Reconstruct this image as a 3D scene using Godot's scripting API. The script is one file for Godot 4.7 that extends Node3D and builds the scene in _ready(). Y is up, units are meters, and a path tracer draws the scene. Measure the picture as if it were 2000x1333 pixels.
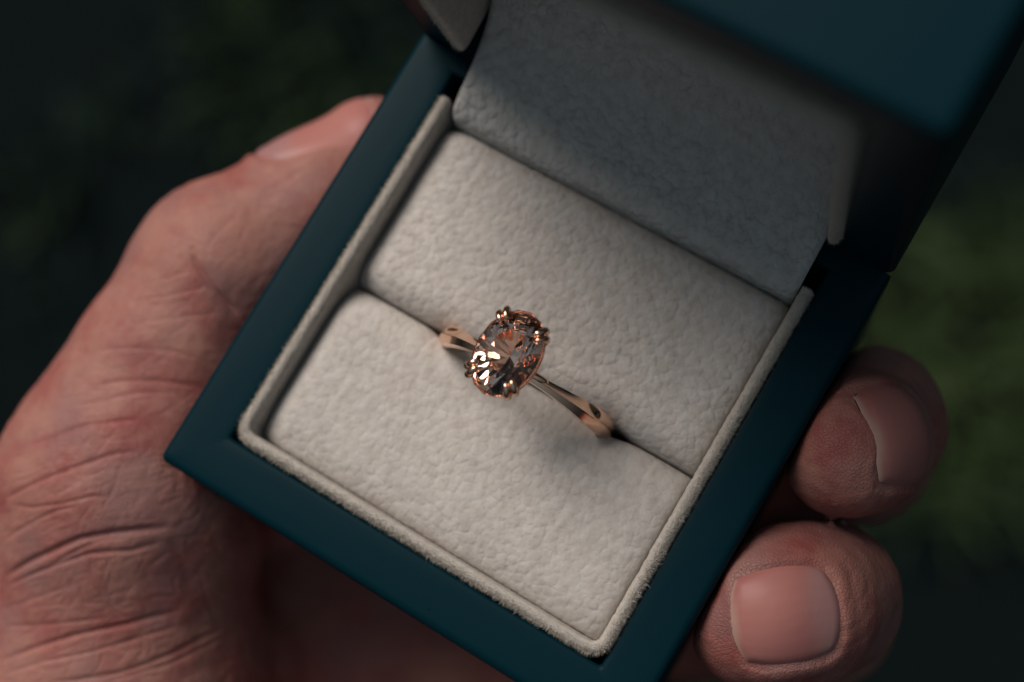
extends Node3D
# Everything is laid out in millimetres of the ring box's own frame: u along its front edge, v from the front edge to
# the hinge, w up from the rim of the open base. P() turns that into metres of the world (y up).
const BW := 55.0
const BD := 52.4
const BASE_H := 31.0
const LID_D := 25.0
var M := {}
var rng := RandomNumberGenerator.new()


func P(u: float, v: float, w: float) -> Vector3:
	return Vector3((u - 27.5) * 0.001, w * 0.001, (26.2 - v) * 0.001)


func PV(a: Vector3) -> Vector3:
	return P(a.x, a.y, a.z)


func _ready() -> void:
	rng.seed = 7
	make_camera_and_light()
	make_materials()
	make_ground()
	make_box()
	make_ring()
	make_hand()


# ---------------------------------------------------------------- camera, sky, light
func make_camera_and_light() -> void:
	var cam := Camera3D.new()
	cam.name = "camera"
	var right := Vector3(0.847794, -0.145231, -0.510052)
	var down := Vector3(0.479946, -0.19903, 0.854423)
	var ahead := Vector3(-0.225604, -0.969172, -0.099033)
	cam.transform = Transform3D(Basis(right, -down, -ahead), P(57.612345, 14.487865, 136.78699))
	cam.near = 0.01
	cam.far = 60.0
	var at := CameraAttributesPhysical.new()
	at.frustum_focal_length = 49.51
	at.frustum_focus_distance = 0.1345
	at.frustum_near = 0.01
	at.frustum_far = 60.0
	at.exposure_aperture = 10.6
	cam.fov = rad_to_deg(2.0 * atan(12.0 / 49.51))
	cam.attributes = at
	add_child(cam)
	cam.current = true
	var env := Environment.new()
	env.background_mode = Environment.BG_SKY
	var sky := ProceduralSkyMaterial.new()
	sky.sky_top_color = Color(0.84, 0.93, 0.98)
	sky.sky_horizon_color = Color(0.13, 0.17, 0.19)
	sky.sky_curve = 1.1
	sky.ground_horizon_color = Color(0.1, 0.12, 0.1)
	sky.ground_bottom_color = Color(0.08, 0.1, 0.08)
	sky.sky_energy_multiplier = 1.0
	env.sky = Sky.new()
	env.sky.sky_material = sky
	env.background_energy_multiplier = 0.165
	env.tonemap_mode = Environment.TONE_MAPPER_LINEAR
	env.tonemap_exposure = 1.9
	env.sdfgi_enabled = true
	env.ssao_enabled = true
	env.ssil_enabled = true
	var we := WorldEnvironment.new()
	we.name = "world_environment"
	we.environment = env
	add_child(we)
	var sun := DirectionalLight3D.new()
	sun.name = "overcast_sun"
	sun.light_energy = 0.5
	sun.light_color = Color(1.0, 0.95, 0.905)
	sun.light_angular_distance = 36.0
	sun.shadow_enabled = true
	# light falls from the left of the picture, a little from behind the hinge
	var from := (P(-94, 49, 118) - P(0, 0, 0)).normalized()
	sun.transform = Transform3D(Basis.looking_at(-from, Vector3(0, 0, 1)), from)
	add_child(sun)


# ---------------------------------------------------------------- materials
func lin(r: float, g: float, b: float) -> Color:
	return Color(r, g, b).linear_to_srgb()


func plain(color: Color, rough: float, spec := 0.5) -> StandardMaterial3D:
	var m := StandardMaterial3D.new()
	m.albedo_color = color
	m.roughness = rough
	m.metallic_specular = spec
	return m


func noise_tex(n: FastNoiseLite, size := 1024, ramp: Gradient = null, blend := 0.15) -> NoiseTexture2D:
	var t := NoiseTexture2D.new()
	t.width = size
	t.height = size
	t.seamless = true
	t.seamless_blend_skirt = blend
	t.noise = n
	if ramp:
		t.color_ramp = ramp
	return t


func relief(m: StandardMaterial3D, t: Texture2D, tile_mm: float, height_mm: float) -> void:
	m.heightmap_enabled = true
	m.heightmap_texture = t
	m.heightmap_scale = height_mm * 0.1
	m.uv1_triplanar = true
	m.uv1_triplanar_sharpness = 4.0
	m.uv1_scale = Vector3.ONE * (1000.0 / tile_mm)


func ramp2(stops: Array, colors: Array) -> Gradient:
	var g := Gradient.new()
	g.offsets = PackedFloat32Array(stops)
	g.colors = PackedColorArray(colors)
	return g


func make_materials() -> void:
	# satin lacquer
	var lac := plain(lin(0.0013, 0.02, 0.03), 0.42, 0.17)
	var ln := FastNoiseLite.new()
	ln.seed = 3
	ln.frequency = 0.06
	ln.fractal_octaves = 3
	relief(lac, noise_tex(ln, 512), 12.0, 0.004)
	M.lacquer = lac
	M.dark = plain(lin(0.004, 0.008, 0.012), 0.6, 0.2)
	# pebbled suede of the cushions
	var pn := FastNoiseLite.new()
	pn.seed = 11
	pn.noise_type = FastNoiseLite.TYPE_CELLULAR
	pn.cellular_return_type = FastNoiseLite.RETURN_DISTANCE
	pn.cellular_jitter = 1.1
	pn.frequency = 0.029
	pn.fractal_octaves = 2
	pn.fractal_gain = 0.35
	pn.domain_warp_enabled = true
	pn.domain_warp_amplitude = 16.0
	pn.domain_warp_frequency = 0.018
	var pebble := noise_tex(pn, 1024, ramp2([0.0, 0.35, 0.7, 1.0], [Color(1, 1, 1), Color(0.82, 0.82, 0.82), Color(0.3, 0.3, 0.3), Color(0, 0, 0)]))
	var sn := FastNoiseLite.new()
	sn.seed = 5
	sn.frequency = 0.012
	sn.fractal_octaves = 5
	sn.fractal_gain = 0.62
	var mottled := noise_tex(sn, 1024, ramp2([0.2, 0.5, 0.8], [lin(0.485, 0.455, 0.428), lin(0.54, 0.51, 0.484), lin(0.58, 0.558, 0.536)]))
	var su := plain(Color.WHITE, 0.95, 0.15)
	su.albedo_texture = mottled
	relief(su, pebble, 26.0, 0.165)
	var deep: StandardMaterial3D = su.duplicate()
	deep.heightmap_scale = 0.03
	deep.albedo_color = Color(0.95, 0.98, 1.0)
	M.lining = deep
	var worn: StandardMaterial3D = su.duplicate()
	worn.heightmap_scale = 0.0115
	M.worn_suede = worn
	su.rim_enabled = true
	su.rim = 0.25
	su.rim_tint = 0.4
	M.suede = su
	# flocked felt of the liners
	var fn := FastNoiseLite.new()
	fn.seed = 21
	fn.frequency = 0.07
	fn.fractal_octaves = 4
	fn.fractal_gain = 0.6
	var fe := plain(Color.WHITE, 1.0, 0.1)
	fe.albedo_texture = noise_tex(sn, 512, ramp2([0.2, 0.8], [lin(0.45, 0.415, 0.375), lin(0.55, 0.52, 0.485)]))
	relief(fe, noise_tex(fn, 512), 7.0, 0.1)
	fe.rim_enabled = true
	fe.rim = 0.3
	fe.rim_tint = 0.5
	M.felt = fe
	M.fibre = plain(lin(0.56, 0.52, 0.46), 1.0, 0.1)
	M.fibre.cull_mode = BaseMaterial3D.CULL_DISABLED
	# metal and stone
	var gold := plain(lin(0.95, 0.61, 0.44), 0.17)
	gold.metallic = 1.0
	M.gold = gold
	var gem := plain(Color(0.99, 0.84, 0.775, 0.0), 0.0, 0.5)
	gem.refraction_enabled = true
	gem.refraction_scale = 0.06
	M.gem = gem
	# skin
	var kn := FastNoiseLite.new()
	kn.seed = 31
	kn.noise_type = FastNoiseLite.TYPE_CELLULAR
	kn.cellular_return_type = FastNoiseLite.RETURN_DISTANCE2_SUB
	kn.frequency = 0.035
	kn.fractal_octaves = 2
	kn.fractal_gain = 0.5
	kn.domain_warp_enabled = true
	kn.domain_warp_amplitude = 10.0
	kn.domain_warp_frequency = 0.03
	var sk := plain(Color.WHITE, 0.52, 0.42)
	sk.vertex_color_use_as_albedo = true
	relief(sk, noise_tex(kn, 1024, ramp2([0.0, 0.25, 1.0], [Color(0, 0, 0), Color(0.7, 0.7, 0.7), Color(1, 1, 1)])), 14.0, 0.075)
	sk.subsurf_scatter_enabled = true
	sk.subsurf_scatter_strength = 0.06
	M.skin = sk
	var na := plain(Color.WHITE, 0.46, 0.36)
	na.vertex_color_use_as_albedo = true
	na.clearcoat_enabled = true
	na.clearcoat = 0.08
	na.clearcoat_roughness = 0.3
	M.nail = na


# ---------------------------------------------------------------- nodes
func base_node(called: String, label: String, category: String, at: Vector3) -> Node3D:
	var n := Node3D.new()
	n.name = called
	n.position = at
	n.set_meta("label", label)
	n.set_meta("category", category)
	add_child(n, true)
	return n


func part(called: String, mesh: Mesh, mat: Material, parent: Node3D, label := "") -> MeshInstance3D:
	# meshes are built in world coordinates; their node takes off where the parents stand
	var o := MeshInstance3D.new()
	o.name = called
	o.mesh = mesh
	o.material_override = mat
	var off := Vector3.ZERO
	var p: Node = parent
	while p is Node3D and p != self:
		off += (p as Node3D).position
		p = p.get_parent()
	o.position = -off
	if label:
		o.set_meta("label", label)
	parent.add_child(o, true)
	return o


func smooth_mesh(v: PackedVector3Array, idx: PackedInt32Array, colors := PackedColorArray(), given := PackedVector3Array()) -> ArrayMesh:
	var n := given
	if n.is_empty():
		n = normals_of(v, idx)
	var a := []
	a.resize(Mesh.ARRAY_MAX)
	a[Mesh.ARRAY_VERTEX] = v
	a[Mesh.ARRAY_NORMAL] = n
	if colors.size():
		a[Mesh.ARRAY_COLOR] = colors
	a[Mesh.ARRAY_INDEX] = idx
	var m := ArrayMesh.new()
	m.add_surface_from_arrays(Mesh.PRIMITIVE_TRIANGLES, a)
	return m


func normals_of(v: PackedVector3Array, idx: PackedInt32Array) -> PackedVector3Array:
	var n := PackedVector3Array()
	n.resize(v.size())
	for i in range(0, idx.size(), 3):
		var a := idx[i]
		var b := idx[i + 1]
		var c := idx[i + 2]
		var f := (v[c] - v[a]).cross(v[b] - v[a])
		n[a] += f
		n[b] += f
		n[c] += f
	for i in n.size():
		n[i] = n[i].normalized()
	return n


func flat_mesh(tris: PackedVector3Array) -> ArrayMesh:
	var n := PackedVector3Array()
	n.resize(tris.size())
	for i in range(0, tris.size(), 3):
		var f := (tris[i + 2] - tris[i]).cross(tris[i + 1] - tris[i]).normalized()
		n[i] = f
		n[i + 1] = f
		n[i + 2] = f
	var a := []
	a.resize(Mesh.ARRAY_MAX)
	a[Mesh.ARRAY_VERTEX] = tris
	a[Mesh.ARRAY_NORMAL] = n
	var m := ArrayMesh.new()
	m.add_surface_from_arrays(Mesh.PRIMITIVE_TRIANGLES, a)
	return m


func grid_index(rows: int, cols: int, closed: bool, flip := false) -> PackedInt32Array:
	# rows of vertices, cols in each; closed joins the last column to the first
	var idx := PackedInt32Array()
	var last := cols if closed else cols - 1
	for r in rows - 1:
		for c in last:
			var a := r * cols + c
			var b := r * cols + (c + 1) % cols
			var d := a + cols
			var e := b + cols
			if flip:
				idx.append_array(PackedInt32Array([a, b, d, b, e, d]))
			else:
				idx.append_array(PackedInt32Array([a, d, b, b, d, e]))
	return idx


func rect_loop(x0: float, y0: float, x1: float, y1: float, r: float, per_corner := 8, per_side := 1, r_low := -1.0, r_high := -1.0) -> PackedVector2Array:
	# counter-clockwise rounded rectangle, the same number of points whatever its size
	var out := PackedVector2Array()
	var rl := r_low if r_low > 0.0 else r
	var rh := r_high if r_high > 0.0 else r
	var rs := [rh, rh, rl, rl]
	var cs := [Vector2(x1 - rh, y1 - rh), Vector2(x0 + rh, y1 - rh), Vector2(x0 + rl, y0 + rl), Vector2(x1 - rl, y0 + rl)]
	for k in 4:
		for i in per_corner + 1:
			var t := PI / 2 * (k + float(i) / per_corner)
			out.append(cs[k] + Vector2(cos(t), sin(t)) * rs[k])
		var a := out[out.size() - 1]
		var nx: Vector2 = cs[(k + 1) % 4] + Vector2(cos(PI / 2 * (k + 1)), sin(PI / 2 * (k + 1))) * rs[(k + 1) % 4]
		for i in range(1, per_side):
			out.append(a.lerp(nx, float(i) / per_side))
	return out


# ---------------------------------------------------------------- ring box
func lid_point(u: float, h: float, d: float) -> Vector3:
	# h up from the hinge in the plane of the lid's rim, d back from that plane into the lid
	var ca := cos(1.670036)
	var sa := sin(1.670036)
	return P(u, BD + 0.02 + h * ca + d * sa, -0.75 + h * sa - d * ca)


func tray(height: float, cavity: float, to_world: Callable, open_at_end: bool, wall := 5.6) -> ArrayMesh:
	# an open box: floor of the cavity, inner wall, rim with eased edges, outer wall, underside
	var rings := []   # [inset, depth below the rim, corner radius]
	rings.append([24.0, cavity, 0.5])
	rings.append([wall, cavity, 0.3])
	rings.append([wall, 0.5, 0.35])
	for i in 5:
		var t := PI / 2 * i / 4.0
		rings.append([wall - 0.45 + 0.45 * cos(t), 0.5 - 0.44 * sin(t), 0.35])
	rings.append([wall - 0.9, 0.02, 0.8])
	rings.append([wall - 1.6, 0.0, 0.9])
	rings.append([2.6, 0.0, 0.9])
	rings.append([1.7, 0.02, 0.5])
	for i in 9:
		var t := PI / 2 * i / 8.0
		rings.append([1.0 - 1.0 * sin(t), 0.93 - 0.87 * cos(t), 0.3 + 0.5 * sin(t)])
	rings.append([0.0, height * 0.5, 0.8])
	for i in 5:
		var t := PI / 2 * i / 4.0
		rings.append([1.2 - 1.2 * cos(t), height - 1.2 + 1.2 * sin(t), 0.8])
	rings.append([24.0, height, 0.5])
	var v := PackedVector3Array()
	var cols := 0
	for r in rings:
		# the wall on the hinge side is thin, with crisper edges: the lining passes over it
		var back: float = r[0]
		if r[0] <= 1.7:
			back = r[0] * 0.06
		elif r[0] < 20.0:
			back = lerpf(0.102, 2.4, (r[0] - 1.7) / (wall - 1.7))
		var lp := rect_loop(r[0], r[0] if open_at_end else back, BW - r[0], BD - (back if open_at_end else r[0]), minf(r[2], 0.5) if r[0] > 1.71 else r[2], 8, 6, -1.0 if open_at_end else 0.12, 0.12 if open_at_end else -1.0)
		cols = lp.size()
		for q in lp:
			v.append(to_world.call(q.x, q.y, r[1]))
	var idx := grid_index(rings.size(), cols, true)
	for side in 2:
		var first := 0 if side == 0 else (rings.size() - 1) * cols
		var mid := Vector3.ZERO
		for c in cols:
			mid += v[first + c]
		v.append(mid / cols)
		for c in cols:
			if side == 0:
				idx.append_array(PackedInt32Array([v.size() - 1, first + c, first + (c + 1) % cols]))
			else:
				idx.append_array(PackedInt32Array([v.size() - 1, first + (c + 1) % cols, first + c]))
	return smooth_mesh(v, idx)


func base_map(x: float, y: float, d: float) -> Vector3:
	return P(x, y, -d)


func liner_path(x0: float, y0: float, x1: float, y1: float, r: float) -> PackedVector2Array:
	# up the left side, along the front, up the right side: a U open towards the hinge, stepped finely
	var raw := PackedVector2Array()
	raw.append(Vector2(x0, y1))
	raw.append(Vector2(x0, y0 + r))
	for i in range(1, 12):
		var t := PI + PI / 2 * i / 12.0
		raw.append(Vector2(x0 + r + cos(t) * r, y0 + r + sin(t) * r))
	raw.append(Vector2(x0 + r, y0))
	raw.append(Vector2(x1 - r, y0))
	for i in range(1, 12):
		var t := 1.5 * PI + PI / 2 * i / 12.0
		raw.append(Vector2(x1 - r + cos(t) * r, y0 + r + sin(t) * r))
	raw.append(Vector2(x1, y0 + r))
	raw.append(Vector2(x1, y1))
	var out := PackedVector2Array()
	for i in raw.size() - 1:
		var n := maxi(1, int(raw[i].distance_to(raw[i + 1]) / 0.3))
		for k in n:
			out.append(raw[i].lerp(raw[i + 1], float(k) / n))
	out.append(raw[raw.size() - 1])
	return out


func liner_mesh(to_world: Callable, depth: float, flip: bool, sd: int) -> Array:
	# a felt-covered card frame standing in the cavity: inner face, rounded lip, outer face
	var path := liner_path(6.4, 6.55, 48.65, 47.3, 1.5)
	var n := FastNoiseLite.new()
	n.seed = sd
	n.frequency = 0.9
	var prof := []   # [across (+ is outwards), depth]
	prof.append([-0.6, depth])
	for i in 6:
		prof.append([-0.6, depth * (1.0 - (i + 1) / 6.0) + 0.2])
	for i in 13:
		var t := PI * i / 12.0
		prof.append([-0.56 * cos(t), -0.6 * sin(t) - 0.05])
	for i in 3:
		prof.append([0.56, 0.6 + i * 1.2])
	var v := PackedVector3Array()
	var tips := []
	for i in path.size():
		var a := path[maxi(i - 1, 0)]
		var b := path[mini(i + 1, path.size() - 1)]
		var tan2 := (b - a).normalized()
		var outw := Vector2(tan2.y, -tan2.x) * -1.0
		outw = Vector2(-tan2.y, tan2.x) * -1.0
		for p in prof:
			var wob := n.get_noise_2d(i * 0.8, p[0] * 4.0 + p[1]) * 0.14
			var q: Vector2 = path[i] + outw * (p[0] * (1.0 + wob))
			v.append(to_world.call(q.x, q.y, p[1] - wob * 0.5))
	var cols := prof.size()
	var idx := grid_index(path.size(), cols, false, flip)
	# caps on the two ends
	for e in 2:
		var first := 0 if e == 0 else (path.size() - 1) * cols
		for c in range(1, cols - 1):
			if (e == 0) != flip:
				idx.append_array(PackedInt32Array([first, first + c, first + c + 1]))
			else:
				idx.append_array(PackedInt32Array([first, first + c + 1, first + c]))
	for k in 30000:
		var i := rng.randi_range(1, path.size() - 2)
		var tan2 := (path[i + 1] - path[i - 1]).normalized()
		var outw := Vector2(tan2.y, -tan2.x)
		var t := PI * (0.3 + 0.7 * sqrt(rng.randf()))
		var q := path[i] + outw * (-0.56 * cos(t)) + tan2 * rng.randf_range(-0.2, 0.2)
		var d := -0.6 * sin(t) - 0.03
		if rng.randf() < 0.3:
			q = path[i] + outw * 0.56
			d = rng.randf_range(0.0, 0.7)
			t = PI
		var dir2 := outw * (-cos(t)) + Vector2(rng.randfn(), rng.randfn()) * 0.45
		var len := rng.randf_range(0.1, 0.34)
		var root: Vector3 = to_world.call(q.x, q.y, d)
		var tip: Vector3 = to_world.call(q.x + dir2.x * len, q.y + dir2.y * len, d - (sin(t) + rng.randfn() * 0.45) * len)
		tips.append([root, tip])
	return [smooth_mesh(v, idx), tips]


func fibres(called: String, tips: Array, parent: Node3D, mat: Material, width := 0.045) -> void:
	var st := PackedVector3Array([Vector3(-0.5, 0, 0), Vector3(0.5, 0, 0), Vector3(0, 1, 0)])
	var mm := MultiMesh.new()
	mm.transform_format = MultiMesh.TRANSFORM_3D
	mm.mesh = flat_mesh(st)
	mm.mesh.surface_set_material(0, mat)
	mm.instance_count = tips.size()
	for i in tips.size():
		var a: Vector3 = tips[i][0]
		var y: Vector3 = tips[i][1] - a
		var z := y.cross(Vector3(rng.randfn(), rng.randfn(), rng.randfn())).normalized()
		var x := y.cross(z).normalized() * width * 0.001
		mm.set_instance_transform(i, Transform3D(Basis(x, y, z * width * 0.001), a))
	var o := MultiMeshInstance3D.new()
	o.name = called
	o.multimesh = mm
	o.material_override = mat
	o.set_meta("kind", "stuff")
	var off := Vector3.ZERO
	var p: Node = parent
	while p is Node3D and p != self:
		off += (p as Node3D).position
		p = p.get_parent()
	o.position = -off
	parent.add_child(o, true)


func roll(t: float, r: float) -> float:
	# 0 away from an edge, growing to 1 on it: a quarter circle
	if t >= r:
		return 0.0
	var s := 1.0 - maxf(t, 0.0) / r
	return 1.0 - sqrt(maxf(0.0, 1.0 - s * s))


func cushion(v_front: float, v_back: float, front: bool, top: float, sd: int) -> ArrayMesh:
	var n := FastNoiseLite.new()
	n.seed = sd
	n.frequency = 0.06
	n.fractal_octaves = 3
	var nu := 190
	var nv := 110
	var v := PackedVector3Array()
	var us := []
	for i in nu:
		var t := float(i) / (nu - 1)
		us.append(6.98 + 40.95 * (t - 0.28 * sin(TAU * t) / TAU))
	for j in nv:
		var t := float(j) / (nv - 1)
		t = t - 0.28 * sin(TAU * t) / TAU
		for i in nu:
			var u: float = us[i]
			var push := 0.45 * (exp(-pow((u - 19.0) / 1.9, 2)) + exp(-pow((u - 38.4) / 1.9, 2)))
			var a := v_front + (push if not front else 0.0)
			var b := v_back - (push if front else 0.0)
			var vv := lerpf(a, b, t)
			var df := vv - a
			var db := b - vv
			var w := top
			w -= 2.5 * roll(u - 6.95, 3.2) + 1.2 * roll(47.95 - u, 3.0)
			if front:
				w -= 2.2 * roll(df, 5.0) + 3.6 * roll(db, 4.2)
			else:
				w -= 3.6 * roll(df, 3.0) + 3.0 * roll(db, 2.2)
			w += 0.5 * sin(PI * clampf(t, 0, 1)) * sin(PI * clampf((u - 7.5) / 40.0, 0, 1))
			w += n.get_noise_2d(u, vv) * 0.22
			v.append(P(u, vv, w))
	var idx := grid_index(nv, nu, false)
	# skirt down to the floor of the cavity
	var edge := PackedInt32Array()
	for i in nu:
		edge.append(i)
	for j in range(1, nv):
		edge.append(j * nu + nu - 1)
	for i in range(nu - 2, -1, -1):
		edge.append((nv - 1) * nu + i)
	for j in range(nv - 2, 0, -1):
		edge.append(j * nu)
	var first := v.size()
	for k in edge:
		v.append(Vector3(v[k].x, -0.0132, v[k].z))
	for k in edge.size():
		var a := edge[k]
		var b := edge[(k + 1) % edge.size()]
		var c := first + k
		var d := first + (k + 1) % edge.size()
		idx.append_array(PackedInt32Array([a, b, c, b, d, c]))
	return smooth_mesh(v, idx)


func panel_mesh() -> ArrayMesh:
	# the cloth-covered card that rises from behind the rear cushion into the lid
	var knots := [Vector2(46.15, -8.0), Vector2(46.15, -3.0), Vector2(46.5, -0.7), Vector2(48.0, 0.6), Vector2(50.4, 1.5), Vector2(53.0, 2.9), Vector2(55.6, 5.0), Vector2(57.4, 7.8)]
	for h in [13.0, 20.0, 28.0, 36.0, 45.5]:
		var q := lid_point(0, h, lerpf(5.2, 18.5, h / 45.0))
		knots.append(Vector2(26.2 - q.z * 1000.0, q.y * 1000.0))
	var c := Curve2D.new()
	for i in knots.size():
		var k: Vector2 = knots[i]
		var a: Vector2 = knots[maxi(i - 1, 0)]
		var b: Vector2 = knots[mini(i + 1, knots.size() - 1)]
		var tan2 := (b - a) / 6.0
		c.add_point(k, -tan2, tan2)
	var total := c.get_baked_length()
	var nr := 130
	var nc := 100
	var n := FastNoiseLite.new()
	n.seed = 44
	n.frequency = 0.06
	var v := PackedVector3Array()
	for side in 2:
		for r in nr:
			var s := total * r / (nr - 1)
			var p := c.sample_baked(s, true)
			var q := c.sample_baked(minf(s + 0.1, total), true) - c.sample_baked(maxf(s - 0.1, 0), true)
			var nrm := Vector2(-q.y, q.x).normalized()
			for k in nc:
				var u := lerpf(7.5, 47.9, float(k) / (nc - 1))
				var off := (0.45 - 0.4 * roll(minf(u - 7.5, 47.9 - u), 0.5)) * (1.0 if side == 0 else -1.0)
				off += n.get_noise_2d(u, s) * 0.18
				v.append(P(u, p.x + nrm.x * off, p.y + nrm.y * off))
	var idx := grid_index(nr, nc, false)
	var back := grid_index(nr, nc, false, true)
	for k in back.size():
		idx.append(back[k] + nr * nc)
	for e in 2:
		var col := 0 if e == 0 else nc - 1
		for r in nr - 1:
			var a := r * nc + col
			var b := a + nc
			var d := a + nr * nc
			if e == 0:
				idx.append_array(PackedInt32Array([a, d, b, b, d, d + nc]))
			else:
				idx.append_array(PackedInt32Array([a, b, d, b, d + nc, d]))
	return smooth_mesh(v, idx)


func make_box() -> void:
	var box := base_node("ring_box", "open dark teal lacquered ring box lined with cream suede, held in the hand", "ring box", P(27.5, 26.2, -BASE_H))
	part("base", tray(BASE_H, 15.0, base_map, true), M.lacquer, box)
	var lid := part("lid", tray(LID_D, 20.5, lid_point, false), M.lacquer, box)
	var li := liner_mesh(base_map, 13.0, true, 61)
	var liner := part("liner", li[0], M.felt, box)
	fibres("felt_fuzz", li[1], liner, M.fibre)
	var l2 := liner_mesh(lid_flip, 9.5, true, 62)
	var lid_liner := part("lid_liner", l2[0], M.felt, lid)
	fibres("felt_fuzz", l2[1], lid_liner, M.fibre)
	part("front_cushion", cushion(7.1, 25.85, true, -0.9, 71), M.worn_suede, box, "front cream suede cushion below the slot")
	part("rear_cushion", cushion(25.95, 45.85, false, -1.3, 72), M.suede, box, "rear cream suede cushion behind the slot")
	# stray lint on the suede, and nicks in the lacquer of the front rim
	var lint := []
	for k in 70:
		var u := rng.randf_range(10, 45)
		var v := rng.randf_range(10, 23) if k % 2 == 0 else rng.randf_range(29, 43)
		var t := rng.randf() * TAU
		var len := rng.randf_range(0.3, 1.1)
		var a := P(u, v, -0.55)
		lint.append([a, a + Vector3(cos(t), rng.randf() * 0.5, sin(t)) * len * 0.001])
	fibres("lint", lint, box, M.fibre, 0.03)
	for q in [Vector3(19.4, 2.5, 0.5), Vector3(32.4, 1.6, 0.8), Vector3(3.0, 41.0, 2.0), Vector3(26.0, 3.3, 1.2)]:
		var nk := PackedVector3Array()
		var e := Vector2(cos(q.z), sin(q.z))
		var f := e.orthogonal() * 0.05
		nk.append_array(PackedVector3Array([P(q.x - e.x * 0.2, q.y - e.y * 0.2, 0.006), P(q.x + f.x, q.y + f.y, 0.012), P(q.x + e.x * 0.2, q.y + e.y * 0.2, 0.006), P(q.x - e.x * 0.2, q.y - e.y * 0.2, 0.006), P(q.x + e.x * 0.2, q.y + e.y * 0.2, 0.006), P(q.x - f.x * 1.4, q.y - f.y * 1.4, 0.012)]))
		part("nick", flat_mesh(nk), M.dark, box)
	part("hinge_lining", panel_mesh(), M.lining, box, "shaded cream suede lining rising into the lid")
	# metal hinge knuckle between base and lid
	var st := SurfaceTool.new()
	st.begin(Mesh.PRIMITIVE_TRIANGLES)
	var cy := CylinderMesh.new()
	cy.top_radius = 0.0011
	cy.bottom_radius = 0.0011
	cy.height = 0.046
	cy.radial_segments = 16
	st.append_from(cy, 0, Transform3D(Basis(Vector3(0, 0, 1), PI / 2), P(27.5, BD + 0.6, -0.6)))
	part("hinge", st.commit(), M.dark, box)


func lid_flip(x: float, y: float, d: float) -> Vector3:
	# the lid's frame runs the other way round: its open side is at the hinge
	return lid_point(BW - x, BD - y, d)


# ---------------------------------------------------------------- ring
const RC := Vector3(28.65, 25.75, -3.0)   # centre of the band
const STONE := Vector3(28.45, 26.2, 10.4)   # middle of the girdle


func band_mesh() -> ArrayMesh:
	var nphi := 220
	var v := PackedVector3Array()
	var cols := 0
	for i in nphi:
		var phi := TAU * i / nphi   # 0 on top
		var away := absf(wrapf(phi, -PI, PI))
		var k := smoothstep(0.2, 1.25, away)   # 0 at the stone, 1 at the shoulder and round the back
		var half := lerpf(0.5, 1.12, k)
		var thick := lerpf(1.55, 1.35, k)
		var knife := (1.0 - smoothstep(0.95, 1.12, away))
		var sec := []
		# outer side from front (-v) to back (+v)
		var m := 22
		for j in m + 1:
			var t := -1.0 + 2.0 * j / m
			var round_r := -0.42 * half * t * t - 0.25 * pow(absf(t), 6)
			var ridge_at := -0.12
			var kn := 0.0
			if t < ridge_at:
				kn = -(ridge_at - t) * 0.26 * half
			else:
				kn = -(t - ridge_at) * 1.05 * half - 0.12 * sin(PI * (t - ridge_at) / (1.0 - ridge_at))
			sec.append(Vector2(t * half, lerpf(round_r, kn - 0.1, knife)))
		# inner side back to front
		for j in 9:
			var t := 1.0 - 2.0 * j / 8.0
			sec.append(Vector2(t * half * 0.96, -thick + 0.12 * (1.0 - t * t) - 0.04))
		cols = sec.size()
		for q in sec:
			var r: float = 10.15 + q.y
			v.append(P(RC.x + sin(phi) * r, RC.y + q.x, RC.z + cos(phi) * r))
	var idx := PackedInt32Array()
	for r in nphi:
		for c in cols:
			var a := r * cols + c
			var b := r * cols + (c + 1) % cols
			var d := ((r + 1) % nphi) * cols + c
			var e := ((r + 1) % nphi) * cols + (c + 1) % cols
			idx.append_array(PackedInt32Array([a, b, d, b, e, d]))
	return crease_mesh(v, idx, 32.0)


func crease_mesh(v: PackedVector3Array, idx: PackedInt32Array, deg: float) -> ArrayMesh:
	# smooth shading, but sharp where faces meet at more than deg
	var lim := cos(deg_to_rad(deg))
	var fn := PackedVector3Array()
	var around := []
	around.resize(v.size())
	for i in v.size():
		around[i] = PackedInt32Array()
	for f in idx.size() / 3:
		var n := (v[idx[f * 3 + 2]] - v[idx[f * 3]]).cross(v[idx[f * 3 + 1]] - v[idx[f * 3]])
		fn.append(n)
		for k in 3:
			around[idx[f * 3 + k]].append(f)
	var ov := PackedVector3Array()
	var on := PackedVector3Array()
	var oi := PackedInt32Array()
	for f in idx.size() / 3:
		var me := fn[f].normalized()
		for k in 3:
			var s := Vector3.ZERO
			for g in around[idx[f * 3 + k]]:
				if fn[g].normalized().dot(me) > lim:
					s += fn[g]
			ov.append(v[idx[f * 3 + k]])
			on.append(s.normalized())
			oi.append(ov.size() - 1)
	return smooth_mesh(ov, oi, PackedColorArray(), on)


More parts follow.
